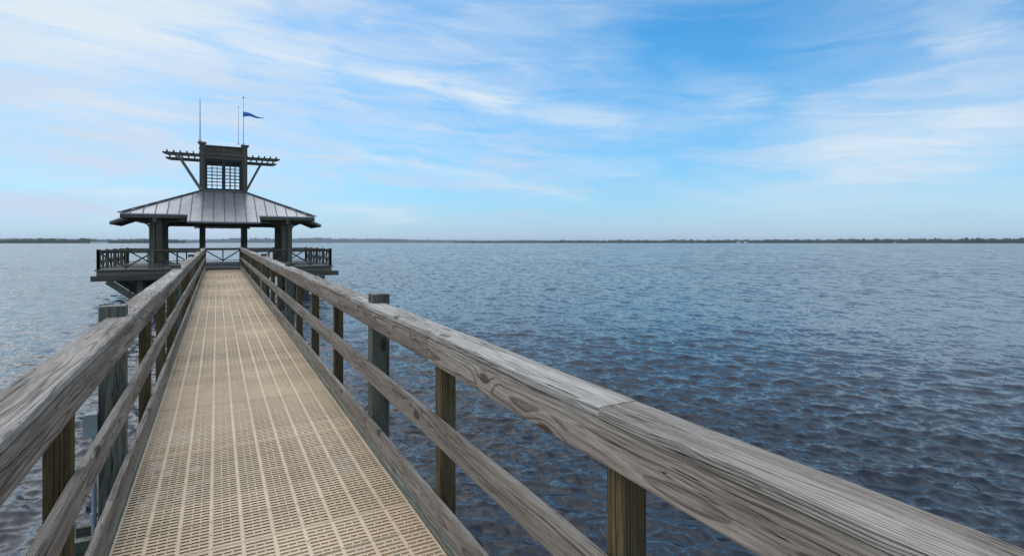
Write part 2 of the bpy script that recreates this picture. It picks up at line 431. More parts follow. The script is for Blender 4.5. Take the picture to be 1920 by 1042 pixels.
# ------------------------------------------------------------------ mesh helpers
class MB:
    """Collects beams / plates; build() links them as one mesh object with grain coordinates."""
    def __init__(self):
        self.v, self.f, self.g, self.sm, self.mi, self.cur = [], [], [], [], [], 0

    def add(self, verts, faces, gc=None, smooth=False):
        b = len(self.v)
        self.v += [tuple(p) for p in verts]
        self.g += [tuple(p) for p in (gc if gc is not None else verts)]
        for fc in faces:
            self.f.append(tuple(b+i for i in fc))
            self.sm.append(smooth)
            self.mi.append(self.cur)

    def beam(self, p0, p1, w, h, up=(0, 0, 1), bev=0.004, seg=1, warp=0.0, pith=None):
        """Timber from p0 to p1 (centre line), w sideways, h along up; eased edges; slight warp."""
        p0, p1 = Vector(p0), Vector(p1)
        d = p1-p0
        L = d.length
        X = d/L
        U = Vector(up)
        if abs(X.dot(U)) > 0.99:
            U = Vector((0, 1, 0))
        Y = U.cross(X).normalized()
        Z = X.cross(Y)
        a, b = w/2, h/2
        e = min(bev, a*0.4, b*0.4)
        prof = [(-a+e, -b), (a-e, -b), (a, -b+e), (a, b-e), (a-e, b), (-a+e, b), (-a, b-e), (-a, -b+e)]
        if pith is None:
            pith = (random.uniform(-0.16, 0.16), random.uniform(0.02, 0.14)*random.choice((-1, 1)))
        ox = random.uniform(0, 40)
        vs, gs, fs = [], [], []
        ph = [random.uniform(0, 6.28) for _ in range(4)]
        k = len(prof)
        for i in range(seg+1):
            t = i/seg*L
            wy = warp*(math.sin(t*2.1+ph[0])+0.5*math.sin(t*5.3+ph[1]))
            wz = warp*(math.sin(t*1.7+ph[2])+0.5*math.sin(t*6.1+ph[3]))
            for (py, pz) in prof:
                jy = random.uniform(-1, 1)*warp*0.35
                jz = random.uniform(-1, 1)*warp*0.35
                vs.append(p0+X*t+Y*(py+wy+jy)+Z*(pz+wz+jz))
                gs.append((t+ox, py+pith[0], pz+pith[1]))
        for i in range(seg):
            for j in range(k):
                j2 = (j+1) % k
                fs.append((i*k+j, i*k+j2, (i+1)*k+j2, (i+1)*k+j))
        fs.append(tuple(reversed(range(k))))
        fs.append(tuple(seg*k+j for j in range(k)))
        self.add(vs, fs, gs)

    def tube(self, p0, p1, r0, r1, n_=10):
        p0, p1 = Vector(p0), Vector(p1)
        X = (p1-p0).normalized()
        U = Vector((0, 0, 1)) if abs(X.z) < 0.9 else Vector((1, 0, 0))
        Y = U.cross(X).normalized()
        Z = X.cross(Y)
        vs = []
        for (q, r) in ((p0, r0), (p1, r1)):
            for i in range(n_):
                a = 2*math.pi*i/n_
                vs.append(q+Y*math.cos(a)*r+Z*math.sin(a)*r)
        fs = [(i, (i+1) % n_, n_+(i+1) % n_, n_+i) for i in range(n_)]
        self.add(vs, fs, None, True)
        self.add(vs[:n_], [tuple(reversed(range(n_)))])
        self.add(vs[n_:], [tuple(range(n_))])

    def box(self, x0, x1, y0, y1, z0, z1, bev=0.004):
        self.beam(((x0+x1)/2, y0, (z0+z1)/2), ((x0+x1)/2, y1, (z0+z1)/2), x1-x0, z1-z0, bev=bev)

    def slab(self, poly, thick):
        """Flat polygon (3-D points, counter-clockwise from above) with thickness downwards."""
        k = len(poly)
        top = [Vector(q) for q in poly]
        bot = [q-Vector((0, 0, thick)) for q in top]
        fs = [tuple(range(k)), tuple(reversed(range(k, 2*k)))]
        for i in range(k):
            j = (i+1) % k
            fs.append((j, i, k+i, k+j))
        self.add(top+bot, fs)

    def build(self, name, mat, parent=None, label=None, kind=None):
        me = bpy.data.meshes.new(name)
        org = parent.location.copy() if parent is not None else Vector((0, 0, 0))
        q = parent
        while q is not None and q.parent is not None:
            q = q.parent
            org = org+q.location
        vs = np.array(self.v, dtype=np.float64)
        cen = (vs.min(0)+vs.max(0))/2
        if parent is None:
            cen[2] = vs[:, 2].min()
        vs = vs-cen
        me.from_pydata([tuple(t) for t in vs], [], self.f)
        at = me.attributes.new('gc', 'FLOAT_VECTOR', 'POINT')
        at.data.foreach_set('vector', np.array(self.g, dtype=np.float32).ravel())
        me.polygons.foreach_set('use_smooth', self.sm)
        me.materials.append(mat)
        if max(self.mi) > 0:
            me.materials.append(M['nail'])
            me.polygons.foreach_set('material_index', self.mi)
        o = bpy.data.objects.new(name, me)
        C.objects.link(o)
        if parent is not None:
            o.parent = parent
        o.location = Vector(cen)-org
        if label:
            o['label'] = label
        if kind:
            o['kind'] = kind
        return o


def thing(name, label, cat, loc, group=None):
    o = bpy.data.objects.new(name, None)
    o.empty_display_size = 0.3
    C.objects.link(o)
    o.location = loc
    o['label'] = label
    o['category'] = cat
    if group:
        o['group'] = group
    return o


def tag(o, label, cat, group=None):
    o['label'] = label
    o['category'] = cat
    if group:
        o['group'] = group
    return o


# ------------------------------------------------------------------ pier geometry constants
DECK0 = EYE-1.62          # deck height under the camera
SLOPE = 0.0086            # the walk rises gently towards the pavilion
XL, XR = -0.484, 1.036    # inner faces of the rails
PIER_END = 31.0
PIER_START = -3.5


def dz(y):
    return DECK0+SLOPE*y


# ------------------------------------------------------------------ walkway
walk = thing('boardwalk', 'long narrow walkway of tan slotted decking leading out to the pavilion', 'boardwalk', (0.276, 13.5, 0.0))
mb = MB()
for t_ in (0.0, 0.014):
    ny = 24
    vs, gs, fs = [], [], []
    for i in range(ny+1):
        yy = PIER_START+(PIER_END-PIER_START)*i/ny
        for xx in (XL, XR+0.0):
            vs.append((xx, yy, dz(yy)-t_))
            gs.append((yy+100, xx-XL+0.006, 0))
    for i in range(ny):
        fs.append((2*i, 2*i+1, 2*i+3, 2*i+2))
    mb.add(vs, fs, gs)
mb.build('deck_surface', M['deck'], walk)
for xx in (XL-0.02, 0.0, 0.552, XR+0.02):
    mb = MB()
    mb.beam((xx, PIER_START, dz(PIER_START)-0.145), (xx, PIER_END, dz(PIER_END)-0.145), 0.045, 0.235, seg=14, warp=0.001)
    mb.build('stringer', M['pile'], walk)
ty = 4.37
while ty > PIER_START+1:
    ty -= 6.1
ty += 6.1
while ty < PIER_END:
    for s_ in (-1, 1):
        mb = MB()
        yy = ty+s_*0.105
        mb.beam((XL-0.32, yy, dz(ty)-0.385), (XR+0.32, yy, dz(ty)-0.385), 0.06, 0.235)
        mb.build('cross_beam', M['pile'], walk)
    ty += 6.1
mb = MB()
yy = PIER_START
k = 0
while yy < PIER_END:
    mb.beam((XL+0.005, yy, dz(yy)-0.075), (XR-0.005, yy, dz(yy)-0.075), 0.04, 0.09)
    yy += 0.61
mb.build('deck_joists', M['kick'], walk, 'many narrow joists under the slotted decking', None)


def rail_side(side, root, other):
    """side = +1 right, -1 left; xi is the inner face of the boards"""
    xi = XR if side > 0 else XL

    def X(o):
        return xi+side*o
    # posts
    i = 0
    ys = []
    yb = 4.37-6.1*2
    while yb < PIER_END-0.2:
        ys.append((yb, i % 4 == 0))
        yb += 1.525
        i += 1
    for (yy, big) in ys:
        if yy < -2.5:
            continue
        d = dz(yy)
        mb = MB()
        j = random.uniform(-0.012, 0.012)
        if big:
            w_ = 0.14
            c = X(0.04+w_/2)
            mb.beam((c+j, yy+j, -1.5), (c, yy, d+1.172), w_, w_, up=(0, 1, 0), bev=0.007, seg=6, warp=0.0012)
            mb.build('post', M['pile'], root, 'thick square greenish pile rising above the cap rail')
        else:
            w_ = 0.089
            c = X(0.04+w_/2)
            mb.beam((c+j*0.5, yy+j, d-0.26), (c, yy, d+1.062), w_, w_, up=(0, 1, 0), bev=0.005, seg=4, warp=0.0008)
            mb.build('post', M['post'], root, 'slim square brown post under the cap rail')
    # boards, spliced on posts
    def run(name, mat_, yspl, o0, o1, h0, h1, warp=0.0016, labels=None):
        for q in range(len(yspl)-1):
            a_, b_ = yspl[q]+0.0015, yspl[q+1]-0.0015
            xc = X((o0+o1)/2)+random.uniform(-0.002, 0.002)
            zc = (h0+h1)/2+random.uniform(-0.0015, 0.0015)
            mb = MB()
            mt = mat_[q % len(mat_)] if isinstance(mat_, list) else mat_
            mb.beam((xc, a_, dz(a_)+zc), (xc, b_, dz(b_)+zc), o1-o0, h1-h0, bev=0.006,
                    seg=max(2, int((b_-a_)/0.11)), warp=warp,
                    pith=(random.uniform(-0.05, 0.05), random.choice((-1, 1))*random.uniform(0.03, 0.09)) if h1-h0 < 0.05
                    else (random.choice((-1, 1))*random.uniform(0.03, 0.09), random.uniform(-0.05, 0.05)))
            mb.cur = 1
            for (py_n, big) in ys:
                if not (a_+0.05 < py_n < b_-0.05 and -0.5 < py_n < 12) or name == 'edge_strip':
                    continue
                for s_ in (-0.022, 0.024):
                    jx, jz_ = random.uniform(-0.008, 0.008), random.uniform(-0.006, 0.006)
                    if name == 'cap_board':
                        if big:
                            continue
                        q = Vector((X(0.07+s_*1.8), py_n+jx, dz(py_n)+1.105))
                        mb.tube(q-Vector((0, 0, 0.004)), q+Vector((0, 0, 0.0012)), 0.005, 0.0045, 7)
                    else:
                        for hh in (h0+0.03, h1-0.035):
                            q = Vector((X(o0), py_n+s_+jx, dz(py_n)+hh+jz_))
                            mb.tube(q+Vector((side*0.004, 0, 0)), q-Vector((side*0.0012, 0, 0)), 0.0045, 0.004, 7)
            ob = mb.build(name, mt, root)
            if labels:
                ob['label'] = labels[q % len(labels)]
    capm = ['cap', 'cap_pale'] if side > 0 else ['cap_pale', 'cap']
    e = PIER_END-0.02
    run('cap_board', [M[c] for c in capm], [PIER_START, 1.34, 4.9, 9.5, 13.6, 18.3, 22.9, 27.4, e] if side > 0 else
        [PIER_START, 0.15, 6.2, 10.2, 14.9, 19.4, 24.0, 28.6, e], -0.006, 0.150, 1.067, 1.105, 0.0020)
    run('rail_board', [M['face_pale'], M['face'], M['face']] if side > 0 else M['face'], [PIER_START, 2.90, 7.42, 12.0, 16.57, 21.1, 25.7, e] if side > 0 else
        [PIER_START, 4.37, 8.95, 13.5, 18.1, 22.6, 27.2, e], 0.0, 0.038, 0.930, 1.064)
    run('mid_rail', M['mid'], [PIER_START, 1.32, 5.9, 10.47, 15.0, 19.6, 24.2, e] if side > 0 else
        [PIER_START, 2.90, 7.42, 12.0, 16.57, 21.1, 25.7, e], 0.0, 0.038, 0.505, 0.645)
    run('kick_board', M['mid'], [PIER_START, 4.37, 8.95, 13.5, 18.1, 22.6, 27.2, e] if side > 0 else
        [PIER_START, 3.6, 7.42, 12.0, 16.57, 21.1, 25.7, e], 0.006, 0.040, 0.062, 0.202)
    run('edge_strip', M['kick'], [PIER_START, 5.9, 12.0, 18.1, 24.2, e], -0.002, 0.038, 0.004, 0.058)



rr = thing('wooden_railing', 'weathered grey railing along the right side of the walkway, nearest the open water', 'railing',
           (XR+0.06, 13.5, 0.9), 'railings of the walkway')
rail_side(1, rr, None)
rl = thing('wooden_railing', 'weathered grey railing along the left side of the walkway, with the electrical box', 'railing',
           (XL-0.06, 13.5, 0.9), 'railings of the walkway')
rail_side(-1, rl, None)

# electrical box and conduit clipped to the second thick post on the left
jb = thing('junction_box', 'small grey electrical box with conduit on the left rail post above the water', 'electrical box', (XL-0.219, 4.33, dz(4.3)+0.36))
bx_, by_, bz_ = XL-0.219, 4.33, dz(4.3)+0.36
mb = MB()
mb.box(bx_-0.035, bx_+0.035, by_-0.045, by_+0.045, bz_, bz_+0.135, 0.006)
hb = mb.build('housing', M['box'], jb)
mb = MB()
mb.box(bx_-0.0375, bx_+0.0375, by_-0.052, by_-0.0455, bz_-0.002, bz_+0.139, 0.003)
mb.build('lid', M['box'], jb)
mb = MB()
mb.tube((bx_+0.012, by_, bz_), (bx_+0.012, by_, -0.3), 0.014, 0.014, 12)
for q in (0.15, 0.5, 0.85):
    mb.tube((bx_+0.012, by_, bz_-q), (bx_+0.012, by_, bz_-q-0.03), 0.02, 0.02, 12)
mb.build('conduit', M['pipe'], jb)

# ------------------------------------------------------------------ pavilion
CX, CY = 0.34, 36.0
FL = EYE-1.24                  # pavilion floor
HW = 5.2                       # half width of the platform
Y0, Y1 = 31.0, 40.4            # front and rear edge of the platform
pav = thing('pavilion', 'dark wooden pavilion with grey metal roof and lattice tower at the end of the walkway', 'pavilion', (CX, CY, FL))
# floor boards
mb = MB()
nb = 66
for i in range(nb):
    ya = Y0+0.02+(Y1-Y0-0.04)*i/nb
    yb = Y0+0.02+(Y1-Y0-0.04)*(i+1)/nb-0.006
    mb.box(CX-HW, CX+HW, ya, yb, FL-0.04, FL, 0.003)
mb.build('floor', M['pavfloor'], pav)


def ring(name, o_, z0, z1, t, mat_):
    mb = MB()
    x0, x1, y0, y1 = CX-HW-o_, CX+HW+o_, Y0-o_, Y1+o_
    zc, h_ = (z0+z1)/2, z1-z0
    mb.beam((x0, y0+t/2, zc), (x1, y0+t/2, zc), t, h_, bev=0.01)
    mb.beam((x0, y1-t/2, zc), (x1, y1-t/2, zc), t, h_, bev=0.01)
    mb.beam((x0+t/2, y0+t+0.003, zc), (x0+t/2, y1-t-0.003, zc), t, h_, bev=0.01)
    mb.beam((x1-t/2, y0+t+0.003, zc), (x1-t/2, y1-t-0.003, zc), t, h_, bev=0.01)
    mb.build(name, mat_, pav)


ring('edge_board', 0.06, FL-0.075, FL-0.004, 0.14, M['pavtrim'])
ring('fascia_board', 0.0, FL-0.29, FL-0.079, 0.08, M['pavtrim'])
# heavy bearing timbers that stick out beyond the platform
for yy in (Y0+0.06, Y0+2.4, Y0+4.7, Y0+7.0, Y1-0.12):
    mb = MB()
    mb.beam((CX-HW-0.22, yy, FL-0.42), (CX+HW+0.36, yy, FL-0.42), 0.16, 0.25, bev=0.015)
    mb.build('bearing_beam', M['pav'], pav)
for yy in (Y0+0.06, Y0+2.4, Y0+4.7, Y0+7.0, Y1-0.12):
    for s_ in (-1, 1):
        mb = MB()
        mb.beam((CX+s_*(HW-0.40), yy, FL-0.55), (CX+s_*(HW-1.75), yy, -0.25), 0.24, 0.34, up=(0, 1, 0), bev=0.015)
        mb.build('knee_brace', M['pile'], pav)
for xx in (-3.55, -1.3, 1.3, 3.55):
    for yy in (Y0+0.35, Y0+3.2, Y0+6.0, Y1-0.5):
        mb = MB()
        mb.tube((CX+xx, yy, -1.8), (CX+xx, yy, FL-0.30), 0.17, 0.15, 14)
        mb.build('pile', M['pile'], pav)

# outer columns: clusters of four timbers round a core, with a base block and collar
for sx_ in (-1, 1):
    for cyy in (32.1, 35.7):
        cxx = CX+sx_*3.0
        mb = MB()
        top_ = EYE+1.72-abs(0)*0.0
        for (qx, qy) in ((-1, -1), (1, -1), (1, 1), (-1, 1)):
            mb.beam((cxx+qx*0.14, cyy+qy*0.14, FL), (cxx+qx*0.14, cyy+qy*0.14, EYE+1.24), 0.25, 0.25, up=(0, 1, 0), bev=0.02)
        col_ = mb.build('column', M['pav'], pav)
        mb = MB()
        mb.beam((cxx, cyy, FL+0.002), (cxx, cyy, FL+0.22), 0.58, 0.58, up=(0, 1, 0), bev=0.02)
        mb.build('column_base', M['pavtrim'], col_)

# roof: square hip with a lower skirt pushed out at the middle of each side
TB = EYE+2.84             # height where the roof meets the tower
RH = 4.40                 # half width at the main eave
PITCH = 0.447
TH = 1.22                 # tower half width
EAVE = TB-PITCH*(RH-TH)
EXT, EW = 0.80, 1.62      # skirt reach and half width
ZS = TB-PITCH*(RH+EXT-TH)


def side_pts(k, pts):
    """rotate local (across, out, z) by k quarter turns about the pavilion centre; k=0 is the front (towards -Y)"""
    r_ = []
    for (a_, o_, z_) in pts:
        vx, vy = a_, -o_
        for _ in range(k):
            vx, vy = -vy, vx
        r_.append((CX+vx, CY+vy, z_))
    return r_


rf = None
roof_mb = MB()
for k in range(4):
    P = side_pts(k, [(-TH, TH, TB), (TH, TH, TB), (RH, RH, EAVE), (EW, RH, EAVE), (EW, RH+EXT, ZS), (-EW, RH+EXT, ZS), (-EW, RH, EAVE), (-RH, RH, EAVE)])
    roof_mb.slab(list(reversed(P)), 0.05)
roof_ob = roof_mb.build('roof', M['roof'], pav)
for k in range(4):
    for i in range(-8, 9):
        a_ = i*0.50
        o0 = max(TH, abs(a_))
        o1 = RH+EXT if abs(a_) < EW else RH
        A, B = side_pts(k, [(a_, o0+0.04, TB-PITCH*(o0-TH)-0.006), (a_, o1, TB-PITCH*(o1-TH)+0.014)])
        sm = MB()
        sm.beam(A, B, 0.034, 0.05, bev=0.004)
        sm.build('roof_seam', M['seam'], roof_ob)
for (sx_, sy_) in ((-1, -1), (1, -1), (1, 1), (-1, 1)):
    mb = MB()
    mb.beam((CX+sx_*TH, CY+sy_*TH, TB+0.03), (CX+sx_*(RH+0.05), CY+sy_*(RH+0.05), EAVE+0.03), 0.14, 0.05, bev=0.01)
    mb.build('hip_cap', M['seam'], roof_ob)
# fascias: dark boards below each eave, turned-up corner tips, rafter tails
mb = MB()
for k in range(4):
    for (aa, bb) in ((-RH+0.02, -EW), (EW, RH-0.02)):
        A, B = side_pts(k, [(aa, RH-0.03, EAVE-0.14), (bb, RH-0.03, EAVE-0.14)])
        mb.beam(A, B, 0.07, 0.17, bev=0.01)
    A, B = side_pts(k, [(-EW-0.02, RH+EXT-0.03, ZS-0.085), (EW+0.02, RH+EXT-0.03, ZS-0.085)])
    mb.beam(A, B, 0.05, 0.06, bev=0.01)
mb.build('eave_fascia', M['pav'], roof_ob)
mb = MB()
for k in range(4):
    for s_ in (-1, 1):
        P = side_pts(k, [(s_*(EW-0.02), RH-0.3, EAVE+0.13-0.16), (s_*(EW-0.02), RH+EXT-0.06, ZS-0.10)])
        mb.beam(P[0], P[1], 0.06, 0.10, bev=0.01)
    for i in range(-6, 7):
        a_ = i*0.62
        inn = abs(a_) < EW
        o1 = RH+EXT-0.14 if inn else RH-0.09
        o0 = 1.5 if inn else max(abs(a_)+0.1, 1.5)
        A, B = side_pts(k, [(a_, o0, TB-PITCH*(o0-TH)-0.14), (a_, o1, TB-PITCH*(o1-TH)-0.14)])
        mb.beam(A, B, 0.06, 0.13, bev=0.005)
mb.build('rafters', M['pav'], roof_ob)
# eave beams on the columns, and lintels round the tower legs
mb = MB()
zb = EAVE-0.30
for sx_ in (-1, 1):
    mb.beam((CX+sx_*3.0, Y0+0.45, zb), (CX+sx_*3.0, CY+3.9, zb), 0.16, 0.26, bev=0.01)
    mb.beam((CX+sx_*3.0-0.9, 32.1, zb-0.0), (CX+sx_*3.0+0.9, 32.1, zb-0.0), 0.14, 0.2, bev=0.01)
mb.beam((CX-3.0, CY+3.6, zb), (CX+3.0, CY+3.6, zb), 0.16, 0.22, bev=0.01)
for yy in (CY-TH, CY+TH):
    mb.beam((CX-TH-0.22, yy, EYE+1.02), (CX+TH+0.22, yy, EYE+1.02), 0.30, 0.20, bev=0.01)
for xx in (CX-TH, CX+TH):
    mb.beam((xx, CY-TH+0.16, EYE+1.02), (xx, CY+TH-0.16, EYE+1.02), 0.22, 0.18, bev=0.01)
mb.build('header_beams', M['pav'], pav)
# curved brackets at the column heads
for sx_ in (-1, 1):
    for dxx in (-1, 1):
        mb = MB()
        pts_ = []
        for i in range(6):
            t_ = i/5*math.pi/2
            pts_.append((CX+sx_*3.0+dxx*(0.24+0.34*(1-math.cos(t_))), 32.1, zb-0.12-0.34*(1-math.sin(t_))))
        for A, B in zip(pts_[:-1], pts_[1:]):
            mb.beam(A, B, 0.12, 0.08, bev=0.01)
        mb.build('bracket', M['pav'], pav)

# tower
tz0, tz1 = TB-0.05, EYE+5.50
for (sx_, sy_) in ((-1, -1), (1, -1), (1, 1), (-1, 1)):
    mb = MB()
    xx, yy = CX+sx_*(TH-0.15), CY+sy_*(TH-0.15)
    mb.beam((xx, yy, FL), (xx, yy, EYE+5.48), 0.26, 0.26, up=(0, 1, 0), bev=0.02)
    leg = mb.build('tower_post', M['pav'], pav)
    mb = MB()
    mb.beam((xx, yy, EYE+5.482), (xx, yy, EYE+5.53), 0.32, 0.32, up=(0, 1, 0), bev=0.01)
    mb.beam((xx, yy, EYE+5.533), (xx, yy, EYE+5.60), 0.42, 0.42, up=(0, 1, 0), bev=0.02)
    mb.beam((xx, yy, EYE+4.98), (xx, yy, EYE+5.03), 0.31, 0.31, up=(0, 1, 0), bev=0.01)
    mb.build('post_cap', M['pavtrim'], leg)
LX = TH-0.15


def four_sides(fn):
    for k in range(4):
        fn(k)


mb = MB()
mt = MB()
for k in range(4):
    def bm(tgt, a0, a1, out_, zc, w_, h_):
        A, B = side_pts(k, [(a0, out_, zc), (a1, out_, zc)])
        tgt.beam(A, B, w_, h_, bev=0.008)
    bm(mb, -LX+0.135, LX-0.135, LX, EYE+5.20, 0.05, 0.42)      # parapet panel
    bm(mt, -LX+0.135, LX-0.135, LX+0.02, EYE+5.44, 0.16, 0.05)  # its coping
    bm(mt, -LX+0.135, LX-0.135, LX+0.05, EYE+4.96, 0.20, 0.05)  # ledge
    bm(mb, -LX+0.135, LX-0.135, LX+0.03, EYE+4.81, 0.14, 0.24)  # lintel
    A, B = side_pts(k, [(0, LX+0.05, EYE+4.99), (0, LX+0.05, EYE+5.41)])
    mm = MB()
    mm.beam(A, B, 0.10, 0.05, up=(1, 0, 0), bev=0.005)
    mm.build('parapet_stud', M['pavtrim'], pav)
    mm = MB()
    bm(mm, -LX+0.135, LX-0.135, LX+0.06, TB+0.05, 0.26, 0.10)
    mm.build('sill', M['pavtrim'], pav)
mb.build('tower_panels', M['pav'], pav)
mt.build('tower_trim', M['pavtrim'], pav)
mb = MB()
mb.box(CX-LX+0.135, CX+LX-0.16, CY-LX+0.135, CY+LX-0.16, EYE+4.72, EYE+4.80)
mb.build('tower_ceiling', M['soffit'], pav)
for k in (0, 2):
    for s_ in (-1, 1):
        mb = MB()
        zl, zh = TB+0.10, EYE+4.69
        ca = s_*0.465
        hw_ = 0.462
        for (a0, a1) in ((ca-hw_, ca-hw_+0.08), (ca+hw_-0.08, ca+hw_)):
            A, B = side_pts(k, [((a0+a1)/2, LX, zl), ((a0+a1)/2, LX, zh)])
            mb.beam(A, B, 0.08, a1-a0, up=side_pts(k, [(1, 0, 0)])[0] and (1, 0, 0), bev=0.006)
        for (zc, hh_) in ((zl+0.05, 0.10), (zh-0.05, 0.10)):
            A, B = side_pts(k, [(ca-hw_+0.082, LX, zc), (ca+hw_-0.082, LX, zc)])
            mb.beam(A, B, 0.075, hh_, bev=0.006)
        wf = mb.build('window_frame', M['frame'], pav)
        mb = MB()
        for q in (-1, 1):
            A, B = side_pts(k, [(ca+q*0.128, LX, zl+0.1), (ca+q*0.128, LX, zh-0.10)])
            mb.beam(A, B, 0.03, 0.035, up=(1, 0, 0), bev=0.003)
        nrow = 8
        for i in range(1, nrow):
            zc = zl+0.1+(zh-0.10-zl-0.1)*i/nrow
            A, B = side_pts(k, [(ca-hw_+0.08, LX+0.032, zc), (ca+hw_-0.08, LX+0.032, zc)])
            mb.beam(A, B, 0.028, 0.032, bev=0.003)
        mb.build('lattice', M['frame'], wf)
# pergola wings on both sides of the tower
for s_ in (-1, 1):
    for yy in (CY-LX, CY+LX):
        mb = MB()
        x0 = CX+s_*(LX+0.132)
        x1 = CX+s_*(LX+1.88)
        vs = []
        pr = [(0, -0.09), (0.0, 0.09), (1.0, 0.09), (1.0, 0.03), (0.93, -0.05), (0.84, -0.09)]
        for off in (-0.04, 0.04):
            for (t_, zz) in pr:
                vs.append((x0+(x1-x0)*t_, yy+off, EYE+4.86+zz))
        k_ = len(pr)
        fs = [tuple(range(k_)), tuple(reversed(range(k_, 2*k_)))]
        for i in range(k_):
            j = (i+1) % k_
            fs.append((j, i, k_+i, k_+j))
        gcs = [(v[0]+5, v[1]-yy+0.05, v[2]-EYE-4.86+0.06) for v in vs]
        mb.add(vs, fs, gcs)
        mb.build('pergola_beam', M['pav'], pav)
    for i in range(5):
        xx = CX+s_*(LX+0.42+0.31*i)
        mb = MB()
        mb.beam((xx, CY-LX-0.22, EYE+4.995), (xx, CY+LX+0.22, EYE+4.995), 0.06, 0.09, bev=0.01)
        mb.build('pergola_slat', M['pav'], pav)
mb = MB()
mb.beam((CX-LX-0.05, CY-LX-0.09, TB+0.10), (CX-LX-1.18, CY-LX-0.09, EYE+4.86), 0.09, 0.15, bev=0.01)
mb.build('pergola_brace', M['pavtrim'], pav)
mb = MB()
mb.beam((CX+LX+0.05, CY+LX-0.09, TB+0.10), (CX+LX+0.95, CY+LX-0.09, EYE+4.80), 0.09, 0.13, bev=0.01)
mb.build('pergola_brace', M['pavtrim'], pav)

# ------------------------------------------------------------------ pavilion railings
BAY = 2.06


def bay_v(mb, mp, A, B):
    """one bay of the railing: top rail, bottom rail, two braces meeting in a V at the foot of a middle post"""
    A, B = Vector(A), Vector(B)
    Mid = (A+B)/2
    Z = Vector((0, 0, 1))
    mb.beam(A+Z*0.86, B+Z*0.86, 0.16, 0.07, bev=0.01)
    mb.beam(A+Z*0.785, B+Z*0.785, 0.05, 0.07, bev=0.006)
    mb.beam(A+Z*0.09, B+Z*0.09, 0.05, 0.035, bev=0.006)
    mp.beam(A+Z*0.76, Mid+Z*0.09, 0.045, 0.07, bev=0.005)
    mp.beam(B+Z*0.76, Mid+Z*0.09, 0.045, 0.07, bev=0.005)
    mp.beam(Mid, Mid+Z*0.75, 0.07, 0.07, bev=0.005)


def pav_rail(label, pts):
    c = (Vector(pts[0])+Vector(pts[-1]))/2
    t = thing('deck_railing', label, 'railing', (c.x, c.y, FL), 'railings round the pavilion floor')
    mb, mp = MB(), MB()
    for A, B in zip(pts[:-1], pts[1:]):
        bay_v(mb, mp, A, B)
    mb.build('top_and_bottom_rail', M['pav'], t)
    mp.build('braces', M['pav'], t)
    for q in pts:
        pm = MB()
        pm.beam(Vector(q), Vector(q)+Vector((0, 0, 0.93)), 0.14, 0.14, up=(0, 1, 0), bev=0.01)
        pm.build('post', M['pavtrim'], t)


xf = [CX-5.12, CX-3.06, CX-1.03, CX+1.03, CX+3.06, CX+5.12]
yF, yR = Y0+0.10, Y1-0.12
pav_rail('dark braced railing on the front left edge of the pavilion floor', [(xf[0], yF, FL), (xf[1], yF, FL), (xf[2], yF, FL)])
pav_rail('dark braced railing on the front right edge of the pavilion floor', [(xf[3], yF, FL), (xf[4], yF, FL), (xf[5], yF, FL)])
pav_rail('dark braced railing along the far edge of the pavilion floor, straight ahead of the walkway', [(x_, yR, FL) for x_ in xf])
ysd = list(np.linspace(yF, yR, 5))
pav_rail('dark braced railing along the left side of the pavilion floor, seen end on', [(xf[0]-0.02, y_, FL) for y_ in ysd[:]][0:6])
pav_rail('dark braced railing along the right side of the pavilion floor, seen end on', [(xf[5]+0.02, y_, FL) for y_ in ysd[:]][0:6])

# ------------------------------------------------------------------ masts and pennant on the tower
def mast(name, label, x_, y_, h_, r_, ball=True, mat_=None):
    t = thing(name, label, 'pole', (x_, y_, EYE+5.60), 'thin poles on the tower')
    mb = MB()
    mb.tube((x_, y_, EYE+5.60), (x_, y_, EYE+5.60+h_), r_, r_*0.45, 10)
    mb.build('pole', mat_ or M['pole'], t)
    mb = MB()
    mb.tube((x_, y_, EYE+5.60), (x_, y_, EYE+5.72), r_*2.2, r_*1.8, 12)
    mb.build('foot', M['steel'], t)
    if ball:
        mb = MB()
        c = Vector((x_, y_, EYE+5.60+h_))
        for i in range(5):
            a0, a1 = math.pi*i/5, math.pi*(i+1)/5
            rr_ = r_*2.0
            mb.tube(c-Vector((0, 0, rr_*math.cos(a0))), c-Vector((0, 0, rr_*math.cos(a1))), rr_*math.sin(a0)+1e-4, rr_*math.sin(a1)+1e-4, 10)
        mb.build('finial', M['steel'], t)
    return t


mast('lightning_rod', 'tall tapered pale rod standing alone on the left tower post', CX-LX-0.10, CY-LX, 2.42, 0.042, False)
mast('flagpole', 'tallest thin pole, on the right tower post, flying the blue pennant', CX+LX-0.07, CY-LX, 2.75, 0.026)
mast('antenna', 'slim shorter rod just left of the flagpole on the tower', CX+LX-0.33, CY-LX-0.08, 2.15, 0.018)
# pennant: tapering, drooping, rippled cloth of small thickness
px0, pyy, pz0 = CX+LX-0.10, CY-LX-0.04, EYE+5.60+1.93
vs, fs = [], []
nseg = 26
for side_ in (-1, 1):
    for i in range(nseg+1):
        t_ = i/nseg
        xx = px0+1.12*t_
        hh = 0.26*(1-t_)**1.25+0.03
        top = pz0-0.30*t_**1.5+0.05*math.sin(t_*7)*t_
        yy = pyy-0.09*math.sin(t_*9)*t_**0.7+side_*0.004
        vs.append((xx, yy, top))
        vs.append((xx, yy+0.02*math.sin(t_*11+1), top-hh))
k_ = 2*(nseg+1)
for i in range(nseg):
    fs.append((2*i, 2*i+1, 2*i+3, 2*i+2))
    fs.append((k_+2*i+2, k_+2*i+3, k_+2*i+1, k_+2*i))
    fs.append((2*i, 2*i+2, k_+2*i+2, k_+2*i))
    fs.append((2*i+1, k_+2*i+1, k_+2*i+3, 2*i+3))
mb = MB()
mb.add(vs, fs, None, True)
fo = mb.build('pennant', M['flag'])
tag(fo, 'long blue pennant streaming to the right from the flagpole', 'flag')

